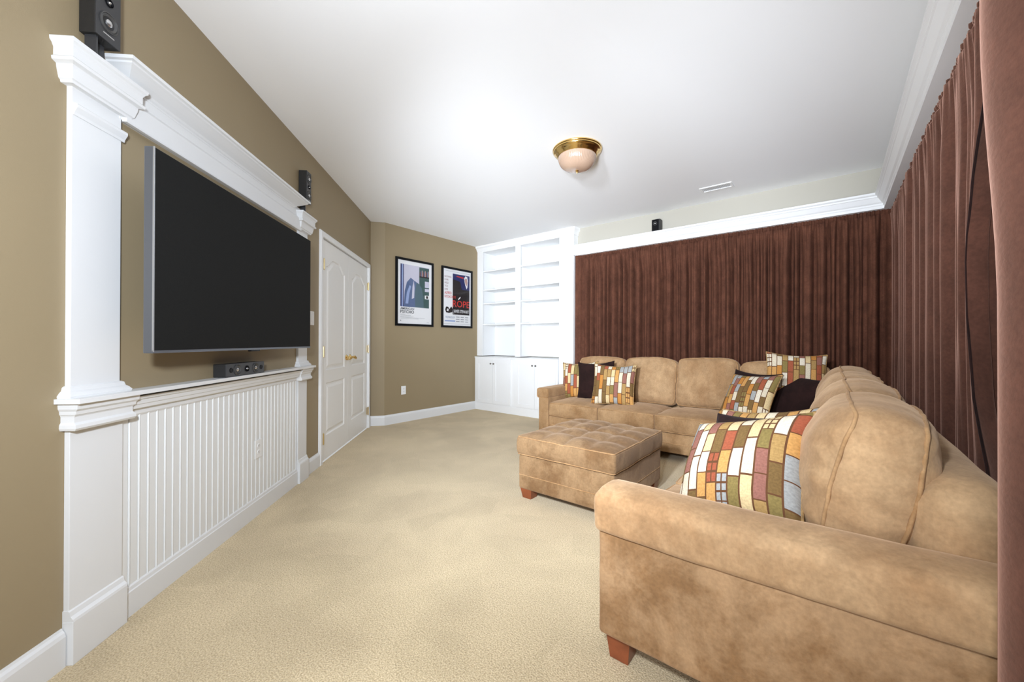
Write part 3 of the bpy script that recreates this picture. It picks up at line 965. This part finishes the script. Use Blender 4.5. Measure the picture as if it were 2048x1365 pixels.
def fold_h(tab, s, ex=.7, gap=0):
    # height in [0,1] of a pleat profile: rounded ridges, sharp valleys
    import bisect
    i = max(0, min(len(tab) - 1, bisect.bisect_right([a[0] for a in tab], s) - 1))
    q, w_, am, sk = tab[i]
    f = min(1, max(0, (s - q) / w_))
    f = f ** (1 + sk)
    f = min(1, max(0, (f - gap) / (1 - 2 * gap)))
    return am * math.sin(PI * f) ** ex


def curtain(name, mapf, s0, s1, z0, z1, seed, label, mat=M_drape, amp=.034, wr=(.055, .12), ds=.009, top=True, rows=26, flare=1.0, edge=None, ex=.7, lip=0, gap=0, group='brown curtains around the room'):
    big, mid, sm = folds(seed, s0, s1, *wr), folds(seed + 1, s0, s1, wr[0] * .55, wr[1] * .55), folds(seed + 2, s0, s1, .020, .040)
    keysB = None
    ns = int((s1 - s0) / ds)
    zs = [z0 + (z1 - z0) * (i / (rows - 1)) for i in range(rows)]
    # a few extra rows in the gathered heading
    zs = sorted(set([round(z, 4) for z in zs] + [z1 - d for d in (.008, .016, .024, .032, .045, .06, .09, .13)]))
    V, F = [], []
    nz = len(zs)
    for i in range(ns + 1):
        s = s0 + (s1 - s0) * i / ns
        B, Md, Sm = fold_h(big, s), fold_h(mid, s), fold_h(sm, s)
        for z in zs:
            d = z1 - z
            k = min(1, d / .35)
            wob = .012 * noise.noise(Vector((s * 2.2, z * .9, seed)))
            sw = s + wob * 1.6 * k
            Bz = fold_h(big, sw, ex, gap)
            hgt = amp * (k * (.82 * Bz + .18 * Md) + (1 - k) * (.40 + .22 * B + .14 * Md + .20 * Sm))
            if top and d < .05:
                hgt = amp * (.32 + .12 * Md + .26 * Sm) - .010 * math.exp(-((d - .032) / .008) ** 2) + .004
            if lip:
                hgt = max(hgt, lip * math.exp(-((s - s0) / .11) ** 2))
            V.append(mapf(sw if edge is None else edge(s, sw, z, (s - s0) / (s1 - s0)), hgt * flare + wob * .3, z))
    for i in range(ns):
        for j in range(nz - 1):
            a = i * nz + j
            F.append((a, a + nz, a + nz + 1, a + 1))
    ob = MB().add(V, F).build(name, mat, None, smooth=True, angle=180, label=label, cat='curtain', group=group)
    if lip:
        MB().tube(V[:nz], .0035, 6).build('hem', M_choc, ob, smooth=True, angle=180)
    so = ob.modifiers.new('cloth', 'SOLIDIFY')
    so.thickness = .0025
    so.offset = 0
    return ob


curtain('curtain', lambda s, h_, z: (s, 4.985 - h_ * 1.0, z), -2.812, -.46, .02, 2.352, 11, 'long gathered dark brown curtain behind the back sofa, beside the white pilaster', mat=M_drape_b, amp=.135, ds=.005, wr=(.05, .15), ex=.75, lip=.125, gap=.13)
curtain('curtain', lambda s, h_, z: (s, 4.985 - h_ * 1.0, z), -.475, .52, .02, 2.352, 23, 'gathered dark brown curtain panel in the far right corner of the back wall', mat=M_drape_b, amp=.135, wr=(.06, .16), ds=.005, ex=.75, gap=.13)


def edgeA(s, sw, z, f):
    # s runs from the camera end (f=0) to the far corner; the near hem swings away in the middle
    e = 1.85
    zz = max(.0, min(2.3, z))
    tab = [(0, 1.52), (.45, 1.62), (.70, 1.78), (.98, 1.985), (1.25, 2.07), (1.46, 2.09), (1.70, 2.0), (1.92, 1.85), (2.3, 1.86)]
    for (a, b_), (c, d_) in zip(tab, tab[1:]):
        if a <= zz <= c:
            q = (zz - a) / (c - a)
            q = q * q * (3 - 2 * q) * .4 + q * .6
            e = b_ + (d_ - b_) * q
    g = (1 - f) ** 13
    return sw + (e - 1.80) * g


curtain('curtain', lambda s, h_, z: (.468 - h_, s, z), 1.80, 4.93, .02, 2.350, 37, 'dark brown curtain along the right wall with a swung-back hem edge', ds=.006, amp=.100, wr=(.085, .20), edge=edgeA, ex=1.0, lip=.108)
curtain('curtain', lambda s, h_, z: (.478 - h_ * .15, s, z), 1.25, 2.45, .02, 2.345, 41, 'darker brown curtain layer seen through the gap in the right wall drapes', mat=M_drape2, amp=.03, wr=(.12, .25))


def mapB(s, h_, z):
    k = min(1, max(0, (2.36 - z) / .34))
    return (.372 - h_ * .8 - .072 * k - .050 * k * math.exp(-((1.235 - s) / .10) ** 2) + .024 * smooth01((1.8 - z) / .6) - .002, s, z)


curtain('curtain', mapB, -1.6, 1.235, .02, 2.346, 53, 'brown curtain nearest the camera, at the right edge before the sofa arm', amp=.040, wr=(.10, .2))

# ------------------------------------------------------------------ soft furniture


def grid_t(h_, r, k, m=4):
    e = [math.tan(PI / 4 * i / m) for i in range(1, m + 1)]
    a = h_ - r
    core = [-a + 2 * a * i / k for i in range(k + 1)]
    return [-a - r * x for x in reversed(e)] + core + [a + r * x for x in e]


def rbox(hx, hy, hz, r, n=(10, 10, 5), m=3):
    H = (hx, hy, hz)
    T = [grid_t(H[i], r, n[i], m) for i in range(3)]
    V, F = [], []
    for ax in range(3):
        a1, a2 = (ax + 1) % 3, (ax + 2) % 3
        for sg in (-1, 1):
            b0 = len(V)
            for p in T[a1]:
                for q in T[a2]:
                    v = [0, 0, 0]
                    v[ax], v[a1], v[a2] = sg * H[ax], p, q
                    inn = [max(-(H[i] - r), min(H[i] - r, v[i])) for i in range(3)]
                    d = Vector([v[i] - inn[i] for i in range(3)])
                    d = d.normalized() * r
                    V.append(Vector(inn) + d)
            n1, n2 = len(T[a1]), len(T[a2])
            for i in range(n1 - 1):
                for j in range(n2 - 1):
                    f = (b0 + i * n2 + j, b0 + (i + 1) * n2 + j, b0 + (i + 1) * n2 + j + 1, b0 + i * n2 + j + 1)
                    F.append(f if sg > 0 else f[::-1])
    return V, F


def welt_loop(ha, hb, hc, r, n=10, m=8):
    # seam loop round the +c edge of a rounded box (local axes a, b, c)
    pts = []
    c45 = math.cos(PI / 4)
    cs = ((ha - r, hb - r, 0), (-(ha - r), hb - r, PI / 2), (-(ha - r), -(hb - r), PI), (ha - r, -(hb - r), 1.5 * PI))
    for k, (cx, cy, a0) in enumerate(cs):
        for i in range(m + 1):
            an = a0 + PI / 2 * i / m
            pts.append(Vector((cx + r * c45 * math.cos(an), cy + r * c45 * math.sin(an), hc - r + r * c45)))
        nx, ny, _ = cs[(k + 1) % 4]
        a1 = a0 + PI / 2
        p, q = pts[-1], Vector((nx + r * c45 * math.cos(a1), ny + r * c45 * math.sin(a1), hc - r + r * c45))
        for i in range(1, n): pts.append(p.lerp(q, i / n))
    return pts


def soft_box(name, parent, c, half, r, mat, f=None, n=(10, 10, 5), rot=None, welts=(), welt_r=.005, seed=0, wr=.004):
    """rounded upholstered block; f(v) deforms local points; welts: list of ('z',+1) style seam loops"""
    M = Matrix.Translation(c)
    if rot is not None: M = M @ rot

    def dd(v):
        v = Vector(v)
        q = f(v) if f else v
        if wr:
            s = Vector((seed * 7.3, seed * 3.1, 0))
            q = q + (Vector((v.x / max(half[0], .01), v.y / max(half[1], .01), v.z / max(half[2], .01))).normalized()) * (wr * (noise.noise(v * 5 + s) + .6 * noise.noise(v * 13 + s)))
        return q
    V, F = rbox(*half, r, n)
    ob = MB().add([dd(v) for v in V], F).build(name, mat, parent, smooth=True, angle=180, weld=1e-4, M=M)
    for (ax, sg) in welts:
        if ax == 'z': loop = [Vector((p.x, p.y, sg * p.z)) for p in welt_loop(half[0], half[1], half[2], r)]
        elif ax == 'y': loop = [Vector((p.x, sg * p.z, p.y)) for p in welt_loop(half[0], half[2], half[1], r)]
        else: loop = [Vector((sg * p.z, p.x, p.y)) for p in welt_loop(half[1], half[2], half[0], r)]
        MB().tube([dd(p) * 1.0 + (p.normalized() * .001) for p in loop], welt_r, 6, True).build('welt', M_welt, ob, smooth=True, angle=180, M=M)
    return ob


def smooth01(x):
    x = max(0, min(1, x))
    return x * x * (3 - 2 * x)


sofa = thing('sectional_sofa', (-.15, 3.9, 0), 'large tan microsuede sectional sofa filling the corner in front of the brown curtains', 'sofa')


def seat_f(hx, hy, hz, crown=.048):
    def f(v):
        q = Vector(v)
        a, b_ = max(0, 1 - (v.x / hx) ** 2), max(0, 1 - (v.y / hy) ** 2)
        if v.z > 0: q.z += crown * (a * b_) ** .6
        e = max(0, 1 - (v.z / hz) ** 2)
        q.y += math.copysign(.014, v.y) * a * e * (1 if abs(v.y) > hy * .7 else 0)
        q.x += math.copysign(.006, v.x) * b_ * e * (1 if abs(v.x) > hx * .8 else 0)
        return q
    return f


# bases (front rails) of the two runs
YS, XS = 3.87, -.645
b_ = MB()
b_.box((-2.60, YS + .02, .075), (.36, 4.83, .265))
base = b_.build('base_frame', M_suede, sofa, bevel=.012, smooth=True)
MB().tube([(-2.59, YS + .020, .165), (-.62, YS + .020, .165)], .004, 6).build('welt', M_welt, base)
b2 = MB()
b2.box((XS + .03, 1.32, .105), (.36, 3.9, .265))
b2.build('base_frame', M_suede, sofa, bevel=.012, smooth=True)

# back frames
soft_box('back_frame', sofa, (-1.16, 4.725, .43), (1.54, .105, .355), .07, M_suede2, n=(20, 3, 6), wr=.003, seed=1)
soft_box('back_frame', sofa, (.262, 3.14, .43), (.105, 1.70, .355), .09, M_suede2, n=(3, 24, 6), wr=.004, seed=2)

# far-left arm: panel with a squared cap hanging over the outside
arm = soft_box('arm', sofa, (-2.668, 4.345, .275), (.068, .478, .20), .014, M_suede, n=(3, 12, 6), wr=.002, seed=3)


def arm_cap(v):
    q = Vector(v)
    return q


capL = soft_box('arm_cap', sofa, (-2.684, 4.345, .525), (.082, .480, .062), .030, M_suede, n=(3, 12, 3), wr=.002, seed=4, welts=[('y', -1)])
# near arm: broad padded cap over a flat outside panel
soft_box('arm', sofa, (-.135, 1.375, .285), (.515, .088, .185), .016, M_suede3, n=(22, 3, 10), wr=.003, seed=5)


def capN(v):
    q = Vector(v)
    if v.z > 0: q.z += .016 * (1 - (v.y / .105) ** 2) - .016 * (abs(v.y) / .103) ** 5 * v.z / .068
    q.z += .010 * smooth01((v.x + .1) / .6)
    return q


capR = soft_box('arm_cap', sofa, (-.135, 1.365, .533), (.525, .103, .068), .024, M_suede2, f=capN, n=(22, 4, 3), wr=.004, seed=6)
loop = [Vector((p.x * 0 - .659 + .012, 1.365 + p.x * .93, .533 + p.y * .95)) for p in welt_loop(.100, .066, .02, .045)]
MB().tube(loop, .004, 6, True).build('welt', M_welt, capR, smooth=True, angle=180)

# seat cushions: back run, then right run
for i, (x0, x1) in enumerate(((-2.598, -1.975), (-1.972, -1.365), (-1.362, -.70))):
    hx, hy, hz = (x1 - x0) / 2, .31, .075
    soft_box('seat_cushion', sofa, ((x0 + x1) / 2, YS + hy + .002, .345), (hx, hy, hz), .024, M_suede, seat_f(hx, hy, hz), n=(14, 12, 4), welts=[('z', 1), ('z', -1)], welt_r=.0045, seed=10 + i, wr=.006)
soft_box('seat_cushion', sofa, (-.32, 4.20, .345), (.375, .33, .075), .024, M_suede, seat_f(.375, .33, .075, .03), n=(12, 12, 4), welts=[('z', 1)], seed=15)
for i, (y0, y1) in enumerate(((1.475, 2.08), (2.085, 2.80), (2.805, 3.86))):
    hx, hy, hz = .33, (y1 - y0) / 2, .075
    soft_box('seat_cushion', sofa, (XS + .015 + hx, (y0 + y1) / 2, .345), (hx, hy, hz), .024, M_suede2, seat_f(hx, hy, hz, .035), n=(12, 14, 4), welts=[('z', 1), ('z', -1)], welt_r=.0045, seed=18 + i, wr=.006)


def back_f(hx, hy, hz, bulge=.075, rear=.03):
    # local: x width, y thickness (front is -y), z height
    def f(v):
        q = Vector(v)
        a, c = max(0, 1 - (abs(v.x) / hx) ** 2.2), max(0, 1 - (abs(v.z) / hz) ** 2.2)
        k = (a * c) ** .55
        t_ = v.y / hy
        q.y += (-bulge if t_ < 0 else rear) * k * min(1, abs(t_) * 1.2)
        # pull the seams in a touch at mid-gusset, plump the ends
        q.x += math.copysign(1, v.x) * .012 * c * smooth01((abs(v.x) / hx - .7) / .3) * (1 - abs(t_) ** 2)
        q.z += math.copysign(1, v.z) * .012 * a * smooth01((abs(v.z) / hz - .7) / .3) * (1 - abs(t_) ** 2)
        # crumple creases running in from the side seams
        edge = smooth01((abs(v.x) / hx - .45) / .4) * (1 - smooth01((abs(v.x) / hx - .86) / .1))
        q.y += .006 * edge * math.sin(v.z * 70 + 3 * noise.noise(v * 6)) * (1 if t_ < 0 else .5)
        q.x += math.copysign(.0035, v.x) * smooth01((abs(v.x) / hx - .86) / .1) * math.sin(v.z * 105 + 4 * noise.noise(v * 9)) * (.35 + .65 * abs(t_))
        q.z -= .034 * (abs(v.x) / hx) ** 5 * smooth01(v.z / hz)
        return q
    return f


LEAN = R(-11)
for i, (x0, x1, zt) in enumerate(((-2.555, -1.935, .945), (-1.930, -1.335, .95), (-1.330, -.735, .965), (-.730, -.02, .945))):
    hx, hy, hz = (x1 - x0) / 2, .066, (zt - .43) / 2
    soft_box('back_cushion', sofa, ((x0 + x1) / 2, 4.555, .43 + hz), (hx, hy, hz), .045, M_suede2, back_f(hx, hy, hz), n=(24, 5, 30), rot=Matrix.Rotation(LEAN, 4, 'X'),
             welts=[('y', -1), ('y', 1)], welt_r=.005, seed=30 + i, wr=.008)
RZ = Matrix.Rotation(R(-90), 4, 'Z')
for i, (y0, y1, zt) in enumerate(((1.480, 2.075, .945), (2.08, 2.81, .95), (2.815, 3.55, .945), (3.56, 4.42, .94))):
    hx, hy, hz = (y1 - y0) / 2, .072, (zt - .435) / 2
    soft_box('back_cushion', sofa, (.085, (y0 + y1) / 2, .435 + hz), (hx, hy, hz), .045, M_suede2, back_f(hx, hy, hz, .125, .075), n=(24, 5, 30), rot=RZ @ Matrix.Rotation(LEAN, 4, 'X'),
             welts=[('y', -1), ('y', 1)], welt_r=.006, seed=40 + i, wr=.009)
for (x, y) in ((-.590, 1.365), (.28, 1.365), (-2.66, 3.93), (-2.66, 4.76), (-.58, 3.80)):
    MB().frustum((x, y), .034, .047, 0, .115).build('leg', M_wood, sofa, bevel=.002)

# ------------------------------------------------------------------ ottoman
ot = thing('ottoman', (-1.41, 2.69, 0), 'square tan tufted ottoman standing alone on the carpet before the sofa', 'ottoman')
OX0, OX1, OY0, OY1 = -1.782, -1.035, 2.262, 3.115
ocx, ocy, ohx, ohy = (OX0 + OX1) / 2, (OY0 + OY1) / 2, (OX1 - OX0) / 2, (OY1 - OY0) / 2
ob_ = soft_box('base_frame', ot, (ocx, ocy, .192), (ohx - .004, ohy - .004, .122), .014, M_suede4, n=(14, 14, 4), wr=.002, seed=50)
lp = [(p.x * (ohx / (ohx)) + ocx, p.y + ocy, .172) for p in welt_loop(ohx - .001, ohy - .001, 0, .014)]
MB().tube(lp, .0035, 6, True).build('welt', M_welt, ob_, smooth=True, angle=180)


def tuft(v):
    q = Vector(v)
    e = .076
    if v.z > 0:
        a, b_ = max(0, 1 - (v.x / ohx) ** 4), max(0, 1 - (v.y / ohy) ** 4)
        gx, gy = (v.x + ohx) / (2 * ohx) * 4, (v.y + ohy) / (2 * ohy) * 4
        bx, by = abs(math.sin(PI * gx)), abs(math.sin(PI * gy))
        q.z += .030 * (a * b_) ** .7 - .034 * (1 - (bx * by) ** .38) * (a * b_) ** .25 * smooth01(v.z / e * 1.4 - .4)
    m = max(0, 1 - (v.z / e) ** 2)
    if abs(v.x) > ohx * .9: q.x += math.copysign(.010, v.x) * m
    if abs(v.y) > ohy * .9: q.y += math.copysign(.010, v.y) * m
    return q


soft_box('top_cushion', ot, (ocx, ocy, .386), (ohx + .002, ohy + .002, .070), .022, M_suede4, tuft, n=(40, 40, 5), welts=[('z', 1), ('z', -1)], welt_r=.0045, seed=52, wr=.005)
for sx in (-1, 1):
    for sy in (-1, 1):
        MB().frustum((ocx + sx * (ohx - .062), ocy + sy * (ohy - .062)), .036, .050, 0, .075).build('leg', M_wood, ot, bevel=.002)

# ------------------------------------------------------------------ throw pillows


def pillow(name, c, yaw_, lean, roll_, label, kind, size=.46, thick=.085, seed=0):
    n = 26
    h_ = size / 2
    V, F, UV = [], [], []

    def pt(i, j, sg):
        u, v = -1 + 2 * i / n, -1 + 2 * j / n
        # ease samples to the edges
        u, v = math.sin(u * PI / 2), math.sin(v * PI / 2)
        pin = .07
        x = h_ * u * (1 - pin * (1 - v * v) * abs(u) ** 2)
        z = h_ * v * (1 - pin * (1 - u * u) * abs(v) ** 2)
        k = max(0, (1 - u ** 2)) * max(0, (1 - v ** 2))
        y = sg * thick * k ** .42
        q = Vector((x, y, z))
        if k > 0:
            nz = noise.noise(q * 7 + Vector((seed * 3.3, sg * 5, seed)))
            q.y += sg * .012 * nz * k ** .3
            q.z += .006 * noise.noise(q * 5 + Vector((seed, 9, 2)))
        q.z -= .015 * (1 - u * u) * (1 if v > 0 else -.4) * abs(v)
        return q, (.5 + .5 * u * .98, .5 + .5 * v * .98)
    for sg in (-1, 1):
        for i in range(n + 1):
            for j in range(n + 1):
                q, uv = pt(i, j, sg)
                V.append(q)
                UV.append((uv[0] + (0.0 if sg < 0 else 1.0) + seed, uv[1] + seed * 2))
    m = (n + 1) ** 2
    for sg in (0, 1):
        for i in range(n):
            for j in range(n):
                a = sg * m + i * (n + 1) + j
                f = (a, a + n + 1, a + n + 2, a + 1)
                F.append(f if sg == 0 else f[::-1])
    M = Matrix.Translation(c) @ Matrix.Rotation(yaw_, 4, 'Z') @ Matrix.Rotation(lean, 4, 'X') @ Matrix.Rotation(roll_, 4, 'Y')
    r = thing(name, c, label, 'pillow', 'striped block pattern pillows on the sofa' if kind == 'patch' else 'dark brown pillows on the sofa')
    b = MB().add(V, F)
    ob = b.build('cover', M_patch if kind == 'patch' else M_choc, r, smooth=True, angle=180, weld=0, uv=UV, M=M)
    # edge cord
    loop = []
    for k in range(n): loop.append(pt(k, 0, 1)[0])
    for k in range(n): loop.append(pt(n, k, 1)[0])
    for k in range(n): loop.append(pt(n - k, n, 1)[0])
    for k in range(n): loop.append(pt(0, n - k, 1)[0])
    MB().tube(loop, .0035 if kind != 'patch' else .006, 6, True).build('edge_cord', M_choc if kind != 'patch' else M_fringe, r, smooth=True, angle=180, M=M)
    return r


M_fringe = plain('mixed_eyelash_trim', srgb(150, 118, 74), .8, var=.5, vscale=60)
# left group against the far arm
pillow('throw_pillow', (-2.455, 4.36, .66), R(10), R(-16), R(-4), 'striped block pillow at the far end of the sofa, wedged between arm and brown pillow', 'patch', seed=1, thick=.065)
pillow('throw_pillow', (-2.185, 4.255, .68), R(6), R(-12), R(-4), 'plain dark brown pillow between two striped pillows by the far sofa arm', 'plain', seed=2, size=.45, thick=.045)
pillow('throw_pillow', (-1.895, 4.12, .66), R(10), R(-18), R(0), 'striped block pillow standing free beside the first back cushion, right of a brown pillow', 'patch', seed=3, size=.47, thick=.075)
# corner group
pillow('throw_pillow', (-.27, 4.40, .825), R(8), R(-24), R(3), 'striped block pillow highest in the sofa corner, above the brown pillow', 'patch', seed=4, size=.46, thick=.075)
pillow('throw_pillow', (-.30, 4.26, .665), R(-30), R(-36), R(10), 'plain dark brown pillow in the sofa corner, right of a tilted striped pillow', 'plain', seed=5, size=.45, thick=.045)
pillow('throw_pillow', (-.60, 4.26, .665), R(-24), R(-28), R(2), 'plain dark brown pillow mostly hidden behind the tilted striped corner pillow', 'plain', seed=6, size=.44, thick=.045)
pillow('throw_pillow', (-.585, 4.08, .655), R(-28), R(-34), R(-4), 'tilted striped block pillow in front of brown pillows in the sofa corner', 'patch', seed=7, size=.45, thick=.075)
# near group against the right-hand back cushion
pillow('throw_pillow', (-.260, 2.09, .635), R(-29), R(-35), R(-12), 'striped block pillow farthest back in the near trio, behind the brown one', 'patch', seed=8, size=.46, thick=.07)
pillow('throw_pillow', (-.246, 1.91, .64), R(-29), R(-35), R(-12), 'plain dark brown pillow sandwiched between two striped pillows near the front sofa arm', 'plain', seed=9, size=.46, thick=.045)
pillow('throw_pillow', (-.272, 1.715, .652), R(-33), R(-40), R(-20), 'large striped block pillow nearest the camera, behind the front sofa arm', 'patch', seed=10, size=.465, thick=.108)
